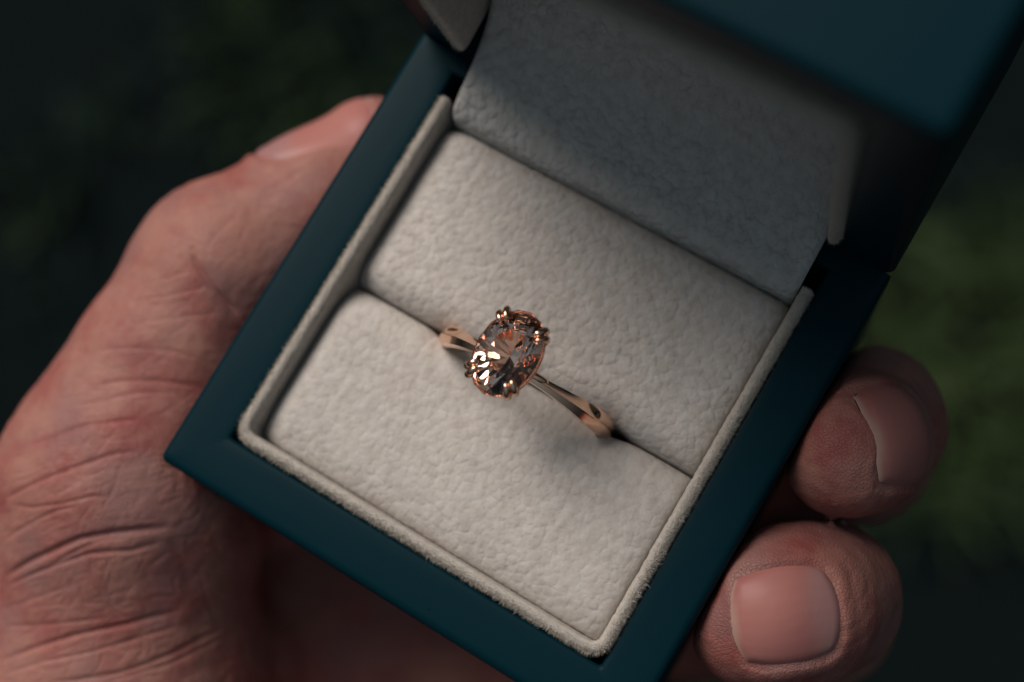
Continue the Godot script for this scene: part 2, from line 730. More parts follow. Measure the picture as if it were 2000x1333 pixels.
func stone_mesh(a: float, b: float) -> ArrayMesh:
	var tris := PackedVector3Array()
	var rt := 0.50
	var rs := 0.80
	var hc := 0.42   # heights in units of a
	var gt := 0.05
	var hp := 1.0
	var rl := 0.24
	var step := TAU / 8
	var c22 := cos(step / 2)
	var hs := hc * (1.0 - rs * c22) / (1.0 - rt)
	var hl := -hp * (1.0 - rl * c22)
	var pt := func(r: float, ang: float, h: float) -> Vector3:
		return P(STONE.x + a * r * cos(ang), STONE.y + b * r * sin(ang), STONE.z + a * h)
	var tri := func(p: Vector3, q: Vector3, r: Vector3) -> void:
		# wind so that the front face looks away from the middle of the stone
		var mid := P(STONE.x, STONE.y, STONE.z - 0.3)
		if (r - p).cross(q - p).dot((p + q + r) / 3.0 - mid) < 0.0:
			tris.append_array(PackedVector3Array([p, r, q]))
		else:
			tris.append_array(PackedVector3Array([p, q, r]))
	var ph := step / 2
	for i in 8:
		var t0 := ph + step * i
		var t1 := t0 + step
		var tm := t0 + step / 2
		var T0: Vector3 = pt.call(rt, t0, hc + gt)
		var T1: Vector3 = pt.call(rt, t1, hc + gt)
		var S: Vector3 = pt.call(rs, tm, hs + gt)
		var Sp: Vector3 = pt.call(rs, t0 - step / 2, hs + gt)
		var G0: Vector3 = pt.call(1.0, t0, gt)
		var G1: Vector3 = pt.call(1.0, t1, gt)
		var Gm: Vector3 = pt.call(1.0, tm, gt)
		var Gp: Vector3 = pt.call(1.0, t0 - step / 2, gt)
		tri.call(pt.call(0.0, 0.0, hc + gt), T0, T1)
		tri.call(T0, T1, S)
		tri.call(T0, S, G0)
		tri.call(T0, G0, Sp)
		tri.call(S, G0, Gm)
		tri.call(S, Gm, G1)
		var L: Vector3 = pt.call(rl, tm, hl - gt)
		var Lp: Vector3 = pt.call(rl, t0 - step / 2, hl - gt)
		var g0: Vector3 = pt.call(1.0, t0, -gt)
		var g1: Vector3 = pt.call(1.0, t1, -gt)
		var gm: Vector3 = pt.call(1.0, tm, -gt)
		var gp: Vector3 = pt.call(1.0, t0 - step / 2, -gt)
		var C: Vector3 = pt.call(0.0, 0.0, -hp - gt)
		tri.call(C, L, g0)
		tri.call(C, g0, Lp)
		tri.call(L, g0, gm)
		tri.call(L, gm, g1)
		tri.call(G0, Gm, g0)
		tri.call(Gm, gm, g0)
		tri.call(Gm, G1, gm)
		tri.call(G1, g1, gm)
	return flat_mesh(tris)


func tube(pts: Array, radii: Array, seg := 12) -> ArrayMesh:
	# a round bar through points in millimetres, closed with rounded ends
	var v := PackedVector3Array()
	var n := pts.size()
	var ref := Vector3(0.31, 0.2, 0.93)
	for i in n:
		var tan3: Vector3 = (pts[mini(i + 1, n - 1)] - pts[maxi(i - 1, 0)]).normalized()
		var x := tan3.cross(ref).normalized()
		var y := tan3.cross(x)
		for k in seg:
			var t := TAU * k / seg
			v.append(PV(pts[i] + (x * cos(t) + y * sin(t)) * radii[i]))
	var idx := grid_index(n, seg, true)
	for e in 2:
		var first := 0 if e == 0 else (n - 1) * seg
		v.append(PV(pts[0 if e == 0 else n - 1]))
		for k in seg:
			if e == 0:
				idx.append_array(PackedInt32Array([v.size() - 1, first + k, first + (k + 1) % seg]))
			else:
				idx.append_array(PackedInt32Array([v.size() - 1, first + (k + 1) % seg, first + k]))
	return smooth_mesh(v, outward(v, idx))


func outward(v: PackedVector3Array, idx: PackedInt32Array) -> PackedInt32Array:
	# turn the whole closed mesh so that front faces look out
	var vol := 0.0
	var o := v[0]
	for i in range(0, idx.size(), 3):
		vol += (v[idx[i]] - o).dot((v[idx[i + 2]] - o).cross(v[idx[i + 1]] - o))
	if vol < 0.0:
		for i in range(0, idx.size(), 3):
			var k := idx[i + 1]
			idx[i + 1] = idx[i + 2]
			idx[i + 2] = k
	return idx


func oval_rail(a: float, b: float, w: float, rad: float, squash := 1.0, dip := 0.0) -> ArrayMesh:
	var v := PackedVector3Array()
	var n := 96
	var seg := 12
	for i in n:
		var t := TAU * i / n
		var c := Vector3(STONE.x + a * cos(t), STONE.y + b * sin(t), w - dip * pow(absf(cos(2.0 * t)), 1.5))
		var outw := Vector3(cos(t) / a, sin(t) / b, 0).normalized()
		for k in seg:
			var s := TAU * k / seg
			v.append(PV(c + outw * cos(s) * rad + Vector3(0, 0, sin(s) * rad * squash)))
	var idx := PackedInt32Array()
	for r in n:
		for c in seg:
			var p := r * seg + c
			var q := r * seg + (c + 1) % seg
			var d := ((r + 1) % n) * seg + c
			var e := ((r + 1) % n) * seg + (c + 1) % seg
			idx.append_array(PackedInt32Array([p, q, d, q, e, d]))
	return smooth_mesh(v, outward(v, idx))


func make_ring() -> void:
	var ring := base_node("ring", "rose gold ring with an oval peach stone, standing in the cushion slot", "ring", P(RC.x, RC.y, RC.z - 10.15))
	part("band", band_mesh(), M.gold, ring)
	var a := 3.12
	var b := 4.38
	part("gemstone", stone_mesh(a, b), M.gem, ring, "faceted oval peach pink gemstone")
	var basket := part("setting", oval_rail(a * 0.93, b * 0.93, STONE.z - 0.55, 0.26, 1.3), M.gold, ring)
	part("lower_rail", oval_rail(a * 0.62, b * 0.62, STONE.z - 2.0, 0.3, 1.2, 0.35), M.gold, basket)
	for q in [Vector2(1, 1), Vector2(-1, 1), Vector2(-1, -1), Vector2(1, -1)]:
		for s in [-1.0, 1.0]:
			var ang: float = atan2(q.y * 0.70, q.x * 0.72) + s * 0.1 * q.x * q.y
			var pts := []
			var rad := []
			var path := [[0.34, -3.3, 0.3], [0.55, -2.3, 0.32], [0.80, -1.3, 0.34], [0.97, -0.5, 0.36], [1.045, 0.1, 0.36], [1.05, 0.45, 0.36], [1.01, 0.74, 0.36], [0.93, 0.98, 0.35], [0.85, 1.08, 0.32], [0.79, 1.08, 0.25], [0.755, 1.06, 0.14], [0.74, 1.05, 0.05]]
			for k in path:
				var e: float = k[0]
				pts.append(Vector3(STONE.x + a * e * cos(ang), STONE.y + b * e * sin(ang), STONE.z + k[1]))
				rad.append(k[2])
			part("prong", tube(pts, rad, 14), M.gold, ring)
	# shoulders that join the band to the basket
	for s in [-1.0, 1.0]:
		var pts := []
		var rad := []
		for k in 8:
			var t := k / 7.0
			pts.append(Vector3(STONE.x + s * lerpf(3.6, 1.2, t), RC.y + 0.2, lerpf(5.5, 6.2, t) + 0.4 * sin(PI * t)))
			rad.append(0.45)
		part("shoulder", tube(pts, rad, 12), M.gold, ring)


# ---------------------------------------------------------------- ground
const GY := -0.95


func make_ground() -> void:
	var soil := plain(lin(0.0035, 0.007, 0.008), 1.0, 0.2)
	var st := PlaneMesh.new()
	st.size = Vector2(60, 60)
	var g := MeshInstance3D.new()
	g.name = "ground"
	g.mesh = st
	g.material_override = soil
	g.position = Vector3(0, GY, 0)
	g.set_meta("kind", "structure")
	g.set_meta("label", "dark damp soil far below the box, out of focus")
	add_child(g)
	# grass: bent blades, thick and tall in lush patches, thin where the soil shows
	var blade := PackedVector3Array()
	var seg := 4
	var row := []
	for i in seg + 1:
		var t := float(i) / seg
		var wd := 0.5 * (1.0 - t * t * 0.96)
		row.append([Vector3(-wd, t, 0.35 * t * t), Vector3(wd, t, 0.35 * t * t)])
	for i in seg:
		blade.append_array(PackedVector3Array([row[i][0], row[i + 1][0], row[i][1], row[i][1], row[i + 1][0], row[i + 1][1]]))
	var mm := MultiMesh.new()
	mm.transform_format = MultiMesh.TRANSFORM_3D
	mm.use_colors = true
	mm.mesh = flat_mesh(blade)
	var gm := plain(Color.WHITE, 0.7, 0.25)
	gm.vertex_color_use_as_albedo = true
	gm.cull_mode = BaseMaterial3D.CULL_DISABLED
	gm.backlight_enabled = true
	gm.backlight = Color(0.12, 0.16, 0.05)
	var n := FastNoiseLite.new()
	n.seed = 17
	n.frequency = 5.0
	n.fractal_octaves = 2
	var lush := [[0.02, -0.30, 0.13, 1.0], [0.11, -0.18, 0.09, 0.9], [0.02, -0.075, 0.07, 0.9], [-0.53, -0.16, 0.12, 0.3], [-0.62, -0.03, 0.1, 0.25], [-0.47, -0.28, 0.1, 0.28], [0.2, -0.32, 0.12, 0.5]]
	var bare := [[0.18, -0.11, 0.1], [0.03, -0.42, 0.09], [-0.56, -0.03, 0.05], [-0.72, -0.16, 0.08], [-0.36, -0.36, 0.08]]
	var where := []
	var tint := []
	var r2 := RandomNumberGenerator.new()
	r2.seed = 5
	for k in 60000:
		var x := r2.randf_range(-1.3, 0.9)
		var z := r2.randf_range(-1.1, 0.9)
		var good := 0.1 + n.get_noise_2d(x, z) * 0.35
		for l in lush:
			good += l[3] * exp(-(pow(x - l[0], 2) + pow(z - l[1], 2)) / (l[2] * l[2]))
		for l in bare:
			good -= 0.7 * exp(-(pow(x - l[0], 2) + pow(z - l[1], 2)) / (l[2] * l[2]))
		if r2.randf() > good * 1.4:
			continue
		var h := r2.randf_range(0.03, 0.075) * (0.6 + 0.6 * clampf(good, 0, 1))
		var b := Basis(Vector3.UP, r2.randf() * TAU) * Basis(Vector3.RIGHT, r2.randfn() * 0.35 + 0.35)
		where.append(Transform3D(b * Basis.from_scale(Vector3(r2.randf_range(0.003, 0.006), h, h)), Vector3(x, GY - 0.002, z)))
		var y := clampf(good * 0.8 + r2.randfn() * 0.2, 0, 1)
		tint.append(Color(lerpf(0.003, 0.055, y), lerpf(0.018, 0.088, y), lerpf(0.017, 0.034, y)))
	mm.instance_count = where.size()
	for i in where.size():
		mm.set_instance_transform(i, where[i])
		mm.set_instance_color(i, tint[i])
	var o := MultiMeshInstance3D.new()
	o.name = "grass"
	o.multimesh = mm
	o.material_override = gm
	o.set_meta("kind", "stuff")
	o.set_meta("label", "blurred dark green grass in uneven tufts on the ground below")
	o.set_meta("category", "grass")
	add_child(o)


# ---------------------------------------------------------------- hand
# bones: [from, radius, to, radius, chain]; chains 0 palm, 1 thumb, 2 index, 3 middle, 4 ring, 5 little
var BA := PackedVector3Array()
var BB := PackedVector3Array()
var BR := PackedFloat32Array()
var BS := PackedFloat32Array()
var BL := PackedFloat32Array()
var BG := PackedInt32Array()


func bone(a: Vector3, ra: float, b: Vector3, rb: float, g: int) -> void:
	BA.append(a)
	BB.append(b - a)
	BR.append(ra)
	BS.append(rb - ra)
	BL.append(1.0 / maxf((b - a).length_squared(), 1e-6))
	BG.append(g)


func bone_d(i: int, p: Vector3) -> float:
	var q := p - BA[i]
	var t := clampf(q.dot(BB[i]) * BL[i], 0.0, 1.0)
	return (q - BB[i] * t).length() - BR[i] - BS[i] * t


func field(p: Vector3, list: PackedInt32Array) -> float:
	var palm := 1e3
	var out := 1e3
	var cur := -1
	var d := 1e3
	for i in list:
		var q := p - BA[i]
		var t := clampf(q.dot(BB[i]) * BL[i], 0.0, 1.0)
		var e := (q - BB[i] * t).length() - BR[i] - BS[i] * t
		var g := BG[i]
		if g != cur:
			if cur == 0:
				palm = d
				out = d
			elif cur > 0:
				var hh := maxf(7.0 - absf(d - palm), 0.0)
				out = minf(out, minf(d, palm) - hh * hh / 28.0)
			cur = g
			d = e
		else:
			var kk := 9.0 if g == 0 else 3.5
			var h := maxf(kk - absf(d - e), 0.0)
			d = minf(d, e) - h * h / (4.0 * kk)
	if cur == 0:
		palm = d
		out = d
	elif cur > 0:
		var hh := maxf(7.0 - absf(d - palm), 0.0)
		out = minf(out, minf(d, palm) - hh * hh / 28.0)
	# flesh gives way to the box
	var bx := Vector3(absf(p.x - 27.5) - 27.5, absf(p.y - 26.2) - 26.2, absf(p.z + 15.5) - 15.5)
	var bd := Vector3(maxf(bx.x, 0), maxf(bx.y, 0), maxf(bx.z, 0)).length() + minf(maxf(bx.x, maxf(bx.y, bx.z)), 0.0) - 0.06
	var h2 := maxf(1.6 - absf(out + bd), 0.0)
	return maxf(out, -bd) + h2 * h2 / 6.4


# crease map over (u, v): millimetre displacement of skin that looks up
const CU := -36.0
const CV := -46.0
const CS := 8.0
const CX := 920
const CY := 800
var crease := PackedFloat32Array()
var flush := PackedFloat32Array()


func groove(raw: Array, deep: float, width: float, red := 0.0) -> void:
	var depth := deep * 0.47
	width *= 0.62
	red *= 0.5
	var c := Curve2D.new()
	for i in raw.size():
		var k: Vector2 = raw[i]
		var a: Vector2 = raw[maxi(i - 1, 0)]
		var b: Vector2 = raw[mini(i + 1, raw.size() - 1)]
		c.add_point(k, (a - b) / 6.0, (b - a) / 6.0)
	var total := c.get_baked_length()
	var n := int(total / 0.12) + 1
	var reach := int(ceil(width * 3.2 * CS))
	for i in n + 1:
		var s := total * i / n
		var q := c.sample_baked(s)
		var fade := smoothstep(0.0, 0.18, float(i) / n) * (1.0 - smoothstep(0.8, 1.0, float(i) / n))
		var ix := int((q.x - CU) * CS)
		var iy := int((q.y - CV) * CS)
		for y in range(maxi(iy - reach, 0), mini(iy + reach + 1, CY)):
			for x in range(maxi(ix - reach, 0), mini(ix + reach + 1, CX)):
				var dx := (x + 0.5) / CS + CU - q.x
				var dy := (y + 0.5) / CS + CV - q.y
				var r2 := (dx * dx + dy * dy) / (width * width)
				var g := -depth * fade * exp(-r2)
				var at := y * CX + x
				if g < crease[at]:
					crease[at] = g
	if red > 0.0:
		for i in range(0, n + 1, 6):
			var q := c.sample_baked(total * i / n)
			var ix := int((q.x - CU) * CS)
			var iy := int((q.y - CV) * CS)
			var rr := 14
			for y in range(maxi(iy - rr, 0), mini(iy + rr + 1, CY)):
				for x in range(maxi(ix - rr, 0), mini(ix + rr + 1, CX)):
					var at := y * CX + x
					flush[at] = maxf(flush[at], red * exp(-float((x - ix) * (x - ix) + (y - iy) * (y - iy)) / 60.0))


func map_at(m: PackedFloat32Array, u: float, v: float) -> float:
	var x := (u - CU) * CS - 0.5
	var y := (v - CV) * CS - 0.5
	var ix := int(floor(x))
	var iy := int(floor(y))
	if ix < 0 or iy < 0 or ix >= CX - 1 or iy >= CY - 1:
		return 0.0
	var fx := x - ix
	var fy := y - iy
	var a := iy * CX + ix
	return lerpf(lerpf(m[a], m[a + 1], fx), lerpf(m[a + CX], m[a + CX + 1], fx), fy)


# nails: [middle of the plate, direction to the tip, outward normal, half width, half length]
var NAILS := []


func nail_frame(at: Vector3, tip: Vector3, out: Vector3, hw: float, hl: float) -> void:
	var a := tip.normalized()
	var n := (out - a * out.dot(a)).normalized()
	NAILS.append([at, a, n, a.cross(n), hw, hl])


func nail_dist(x: float, y: float, hw: float, hl: float) -> float:
	# rounded outline of the plate, negative inside
	var r := hw * 0.55
	var qx := absf(x) - hw + r
	var qy := absf(y) - hl + r
	return Vector2(maxf(qx, 0), maxf(qy, 0)).length() + minf(maxf(qx, qy), 0.0) - r


func pose() -> void:
	# palm, drawn from the wrist (below the frame) to the knuckles under the box
	bone(Vector3(24, -78, -47), 21, Vector3(24, -170, -62), 27, 0)
	bone(Vector3(22, -70, -55), 16, Vector3(8, 14, -63), 9.5, 0)
	bone(Vector3(24, -70, -54), 17, Vector3(22, 16, -64), 11, 0)
	bone(Vector3(30, -68, -54), 16, Vector3(36, 5, -63), 10.5, 0)
	bone(Vector3(36, -66, -52), 16, Vector3(47, -9, -60), 11, 0)
	bone(Vector3(38, -54, -36), 18, Vector3(54, -24, -48), 13, 0)
	bone(Vector3(18, -60, -40), 18, Vector3(38, -54, -36), 18, 0)
	# ball of the thumb
	bone(Vector3(12, -62, -45), 18, Vector3(2.5, -32, -27), 16.5, 0)
	bone(Vector3(2.5, -32, -27), 16.5, Vector3(-8, -6, -16.5), 13.6, 0)
	bone(Vector3(-8, -2, -24), 10, Vector3(5, 12, -56), 9, 0)
	bone(Vector3(4, -30, -38), 13, Vector3(14, 2, -58), 11, 0)
	# thumb along the left wall of the box
	bone(Vector3(-8, -6, -16.5), 13.4, Vector3(-10.4, 8, -14), 10.3, 1)
	bone(Vector3(-10.4, 8, -14), 10.3, Vector3(-10.6, 20.5, -13.5), 9.9, 1)
	bone(Vector3(-10.6, 20.5, -13.5), 9.9, Vector3(-6.0, 31.5, -16), 8.8, 1)
	bone(Vector3(-6.0, 31.5, -16), 8.8, Vector3(-3.4, 40.6, -16.5), 7.4, 1)
	# index, under the back of the box
	bone(Vector3(6, 14, -60), 10.2, Vector3(26, 46, -42.5), 9.0, 2)
	bone(Vector3(26, 46, -42.5), 9.0, Vector3(30, 63, -38), 8.2, 2)
	bone(Vector3(30, 63, -38), 8.2, Vector3(33, 68, -22), 7.0, 2)
	# middle
	bone(Vector3(22, 16, -64), 10.6, Vector3(61, 42, -43), 8.9, 3)
	bone(Vector3(60.4, 42.6, -43), 8.7, Vector3(60.2, 42.2, -21), 7.7, 3)
	bone(Vector3(60.2, 42.2, -21), 7.6, Vector3(59.4, 36.9, -8), 6.9, 3)
	bone(Vector3(60.4, 37.8, -8), 6.0, Vector3(59.4, 36.0, -5.2), 5.6, 3)
	# ring finger
	bone(Vector3(36, 5, -63), 10.2, Vector3(66.5, 22.3, -41), 8.4, 4)
	bone(Vector3(66.5, 22.3, -41), 8.2, Vector3(65.0, 22.8, -14.5), 7.0, 4)
	bone(Vector3(65.0, 22.8, -14.5), 7.0, Vector3(62.6, 20.2, -8.6), 7.4, 4)
	bone(Vector3(62.6, 20.2, -8.6), 7.4, Vector3(60.2, 18.2, -6.6), 6.8, 4)
	bone(Vector3(60.2, 18.2, -6.6), 6.6, Vector3(59.4, 17.4, -7.2), 6.3, 4)
	# little finger, out of frame
	bone(Vector3(47, -9, -60), 9.4, Vector3(68, -4, -42), 7.4, 5)
	bone(Vector3(68, -4, -42), 7.2, Vector3(66, -3, -22), 6.4, 5)
	bone(Vector3(66, -3, -22), 6.2, Vector3(60, -1.5, -15), 5.6, 5)
	nail_frame(Vector3(-9, 39.3, -13.0), Vector3(0.34, 0.93, -0.06), Vector3(-0.84, 0.34, 0.36), 6.2, 7.4)
	nail_frame(Vector3(61.8, 38.8, -6.0), Vector3(-0.30, -0.34, 0.89), Vector3(0.68, 0.48, 0.42), 5.4, 6.4)
	nail_frame(Vector3(62.2, 18.8, 0), Vector3(-0.76, -0.60, 0.22), Vector3(0.18, 0.06, 0.97), 4.9, 5.3)

	nail_frame(Vector3(61.4, -1.6, -11.5), Vector3(-0.64, 0.16, 0.75), Vector3(0.72, -0.1, 0.66), 4.0, 4.4)


func draw_creases() -> void:
	crease.resize(CX * CY)
	flush.resize(CX * CY)
	# traced in (u, v): the folds that run across the ball of the thumb
	groove([Vector2(-15.6, -7.2), Vector2(-12.6, -4.8), Vector2(-9.7, -1.4), Vector2(-6.3, 1.2), Vector2(-4.5, 2.6)], 0.35, 0.5, 0.9)
	groove([Vector2(-14.7, -13.4), Vector2(-12.0, -10.4), Vector2(-9.5, -7.5), Vector2(-7.0, -4.5), Vector2(-5.2, -2.3), Vector2(-2.7, -0.1)], 0.45, 0.45, 0.9)
	groove([Vector2(-13.6, -13.1), Vector2(-10.2, -11.7), Vector2(-7.1, -9.5), Vector2(-4.7, -7.2), Vector2(-2.2, -5.6)], 0.35, 0.4, 0.6)
	groove([Vector2(-12.7, -17.1), Vector2(-10.2, -13.9), Vector2(-7.2, -10.3), Vector2(-4.9, -8.3)], 0.35, 0.4, 0.3)
	groove([Vector2(-11.3, -20.9), Vector2(-8.8, -17.7), Vector2(-6.2, -14.7), Vector2(-3.7, -11.6), Vector2(-0.8, -9.1), Vector2(2.2, -6.6), Vector2(4.0, -5.2)], 0.9, 0.6, 0.3)
	groove([Vector2(-10.7, -21.6), Vector2(-8.4, -19.1), Vector2(-5.4, -15.9), Vector2(-2.2, -12.4), Vector2(1.2, -9.9), Vector2(3.7, -6.8)], 0.5, 0.45, 0.2)
	groove([Vector2(-6.4, -17.6), Vector2(-4.5, -14.3), Vector2(-2.0, -10.7), Vector2(1.1, -8.1)], 0.4, 0.5, 0.1)
	groove([Vector2(-8.9, -25.1), Vector2(-4.6, -22.4), Vector2(-0.4, -19.4), Vector2(2.5, -17.0)], 0.3, 0.4, 0.1)
	groove([Vector2(-7.1, -28.5), Vector2(-3.6, -24.6), Vector2(-0.0, -20.8), Vector2(3.7, -17.3), Vector2(6.4, -14.3), Vector2(7.8, -12.1)], 0.6, 0.5, 0.3)
	groove([Vector2(-6.2, -29.7), Vector2(-1.7, -25.0), Vector2(2.1, -21.6), Vector2(5.5, -17.7), Vector2(8.8, -13.7)], 0.35, 0.35, 0.1)
	groove([Vector2(-0.5, -27.0), Vector2(5.5, -22.2), Vector2(8.7, -17.7), Vector2(10.1, -14.6), Vector2(11.0, -12.1)], 0.5, 0.5, 0.2)
	groove([Vector2(4.4, -24.1), Vector2(9.0, -18.9), Vector2(10.5, -15.8), Vector2(11.5, -13.2)], 0.35, 0.4, 0.1)
	groove([Vector2(-10.0, -23.6), Vector2(-7.3, -21.3), Vector2(-4.4, -18.3), Vector2(-1.5, -15.3)], 0.25, 0.35, 0.1)
	groove([Vector2(3.5, -7.1), Vector2(5.5, -8.8), Vector2(6.7, -11.0)], 0.3, 0.9, 0.1)
	groove([Vector2(-11.9, 2.4), Vector2(-9.0, 4.6), Vector2(-5.8, 6.6), Vector2(-1.7, 8.5)], 0.3, 0.45, 0.5)
	groove([Vector2(-13.9, -1.5), Vector2(-10.2, 1.3), Vector2(-6.8, 4.5), Vector2(-3.4, 6.6)], 0.2, 0.4, 0.4)
	groove([Vector2(-14.4, 5.3), Vector2(-10.5, 7.9), Vector2(-6.9, 9.8), Vector2(-3.5, 10.8)], 0.2, 0.4, 0.2)
	groove([Vector2(-14.3, 11.6), Vector2(-10.4, 14.5), Vector2(-7.5, 17.2), Vector2(-6.3, 19.2)], 0.2, 0.35, 0.1)
	groove([Vector2(-12.4, 9.7), Vector2(-8.8, 12.6), Vector2(-5.7, 15.2), Vector2(-4.1, 16.9)], 0.15, 0.35, 0)
	groove([Vector2(-14.0, 14.0), Vector2(-10.9, 16.7), Vector2(-8.6, 18.9)], 0.15, 0.3, 0)
	groove([Vector2(-10.5, 20.2), Vector2(-8.7, 19.0), Vector2(-6.5, 17.9), Vector2(-4.1, 17.2), Vector2(-2.9, 16.6)], 0.9, 0.45, 0.3)
	groove([Vector2(-10.5, 20.4), Vector2(-9.2, 19.8)], 0.3, 0.5, 0)
	groove([Vector2(-9.4, 11.4), Vector2(-8.1, 14.6), Vector2(-7.5, 17.3), Vector2(-7.0, 19.1)], 0.12, 0.35, 0)
	groove([Vector2(-8.0, 8.3), Vector2(-7.4, 11.5), Vector2(-6.5, 14.3)], 0.1, 0.3, 0)
	groove([Vector2(-8.7, 26.7), Vector2(-9.1, 23.2), Vector2(-8.9, 20.7)], 0.15, 0.5, 0)
	groove([Vector2(-5.8, 35.0), Vector2(-7.1, 31.6), Vector2(-8.5, 29.5)], 0.15, 0.6, 0)
	groove([Vector2(63.8, 26.2), Vector2(65.4, 25.5), Vector2(66.4, 23.5), Vector2(66.6, 21.6)], 0.12, 0.45, 0.2)
	groove([Vector2(64.7, 27.7), Vector2(66.5, 26.8), Vector2(67.5, 25.1), Vector2(67.9, 23.0)], 0.08, 0.45, 0.1)
	groove([Vector2(66.1, 18.2), Vector2(67.3, 20.1), Vector2(68.5, 22.0)], 0.15, 0.4, 0.1)
	groove([Vector2(67.4, 17.6), Vector2(68.6, 19.4), Vector2(70.0, 21.4)], 0.12, 0.4, 0)
	var rg := RandomNumberGenerator.new()
	rg.seed = 77
	for k in 1900:
		# short fine lines: most run with the folds, the rest cross them
		var at := Vector2(rg.randf_range(-26.0, 16.0), rg.randf_range(-44.0, 30.0))
		var turn := rg.randfn() * 0.22 + (0.78 if at.y < 2.0 else 0.35)
		if rg.randf() < 0.4:
			turn += rg.randf_range(0.7, 1.5)
		if at.y > 0.0 and k % 2 == 0:
			continue
		var dir := Vector2(cos(turn), sin(turn))
		var half := rg.randf_range(0.8, 3.4)
		var bend := dir.orthogonal() * rg.randfn() * 0.35
		groove([at - dir * half, at + bend, at + dir * half], rg.randf_range(0.05, 0.17) * (0.6 if at.y > 0.0 else 1.0), rg.randf_range(0.2, 0.36))


func make_hand() -> void:
	pose()
	draw_creases()
	var cell := 1.0
	var nb := 8
	var lo := Vector3(-40, -182, -84)
	var bl := nb * cell
	var gx := 16
	var gy := 33
	var gz := 12
	var all := PackedInt32Array(range(BA.size()))
	var verts := PackedVector3Array()
	var ids := {}
	var blocks := []
	for bz in gz:
		for by in gy:
			for bx in gx:
				var c := lo + (Vector3(bx, by, bz) + Vector3.ONE * 0.5) * bl
				var near := 1e3
				var ds := PackedFloat32Array()
				for i in all:
					var e := bone_d(i, c)
					ds.append(e)
					near = minf(near, e)
				if near > 9.0 or near < -13.0:
					continue
				var list := PackedInt32Array()
				for i in all:
					if ds[i] < near + 20.0:
						list.append(i)
				var f := PackedFloat32Array()
				f.resize(729)
				var o := lo + Vector3(bx, by, bz) * bl
				var neg := 0
				var k := 0
				for z in 9:
					for y in 9:
						for x in 9:
							var d := field(o + Vector3(x, y, z) * cell, list)
							f[k] = d
							if d < 0.0:
								neg += 1
							k += 1
				if neg > 0 and neg < 729:
					blocks.append([bx, by, bz, f])
	const KX := 1000
	const KZ := 1000000
	for b in blocks:
		var f: PackedFloat32Array = b[3]
		for z in 8:
			for y in 8:
				for x in 8:
					var k := z * 81 + y * 9 + x
					var c8 := [f[k], f[k + 1], f[k + 9], f[k + 10], f[k + 81], f[k + 82], f[k + 90], f[k + 91]]
					var inside := 0
					for q in c8:
						if q < 0.0:
							inside += 1
					if inside == 0 or inside == 8:
						continue
					var s := Vector3.ZERO
					var n := 0
					for e in EDGES:
						var a: float = c8[e[0]]
						var d: float = c8[e[1]]
						if (a < 0.0) != (d < 0.0):
							var t := a / (a - d)
							s += CORNER[e[0]].lerp(CORNER[e[1]], t)
							n += 1
					var g := Vector3i(b[0] * 8 + x, b[1] * 8 + y, b[2] * 8 + z)
					ids[g.x + g.y * KX + g.z * KZ] = verts.size()
					verts.append(lo + (Vector3(g) + s / n) * cell)
	var idx := PackedInt32Array()
	for b in blocks:
		var f: PackedFloat32Array = b[3]
		for z in 8:
			for y in 8:
				for x in 8:
					var k := z * 81 + y * 9 + x
					var in0 := f[k] < 0.0
					var key: int = b[0] * 8 + x + (b[1] * 8 + y) * KX + (b[2] * 8 + z) * KZ
					if in0 != (f[k + 1] < 0.0):
						quad(idx, ids, key, KX, KZ, in0)
					if in0 != (f[k + 9] < 0.0):
						quad(idx, ids, key, KZ, 1, in0)
					if in0 != (f[k + 81] < 0.0):
						quad(idx, ids, key, 1, KX, in0)
	# one relaxing pass, then finer triangles where the photograph looks closely
	var nrm := normals_mm(verts, idx)
	for pass_no in 3:
		var lim: float = [0.62, 0.36, 0.22][pass_no]
		var mids := {}
		var out := PackedInt32Array()
		for i in range(0, idx.size(), 3):
			var t := [idx[i], idx[i + 1], idx[i + 2]]
			var m := [-1, -1, -1]
			var cnt := 0
			for e in 3:
				var a: int = t[e]
				var c: int = t[(e + 1) % 3]
				var mid := (verts[a] + verts[c]) * 0.5
				if mid.y < -46.0 or mid.z < -30.0 or verts[a].distance_to(verts[c]) < lim:
					continue
				if pass_no == 1 and mid.x > 22.0 and mid.x < 52.0:
					continue
				if pass_no == 2 and (mid.x > 18.0 or mid.y < -38.0 or mid.z < -27.0 or nrm[a].z < 0.0):
					continue
				var key := mini(a, c) * 4000000 + maxi(a, c)
				if not mids.has(key):
					# Phong tessellation: the midpoint bulges to the curved surface
					var pa := mid - nrm[a] * (mid - verts[a]).dot(nrm[a])
					var pc := mid - nrm[c] * (mid - verts[c]).dot(nrm[c])
					mids[key] = verts.size()
					verts.append(mid.lerp((pa + pc) * 0.5, 0.75))
					nrm.append((nrm[a] + nrm[c]).normalized())
				m[e] = mids[key]
				cnt += 1
			if cnt == 0:
				out.append_array(PackedInt32Array(t))
			elif cnt == 3:
				out.append_array(PackedInt32Array([t[0], m[0], m[2], m[0], t[1], m[1], m[2], m[1], t[2], m[0], m[1], m[2]]))
			elif cnt == 1:
				var e := 0
				while m[e] < 0:
					e += 1
				out.append_array(PackedInt32Array([t[e], m[e], t[(e + 2) % 3], m[e], t[(e + 1) % 3], t[(e + 2) % 3]]))
			else:
				var e := 0
				while m[e] >= 0:
					e += 1
				# edge e is whole; the corner opposite it is cut off
				var p: int = t[(e + 2) % 3]
				out.append_array(PackedInt32Array([m[(e + 2) % 3], m[(e + 1) % 3], p, t[e], t[(e + 1) % 3], m[(e + 1) % 3], t[e], m[(e + 1) % 3], m[(e + 2) % 3]]))
		idx = out
		nrm = normals_mm(verts, idx)
	# displacement and colour
	var soft := FastNoiseLite.new()
	soft.seed = 90
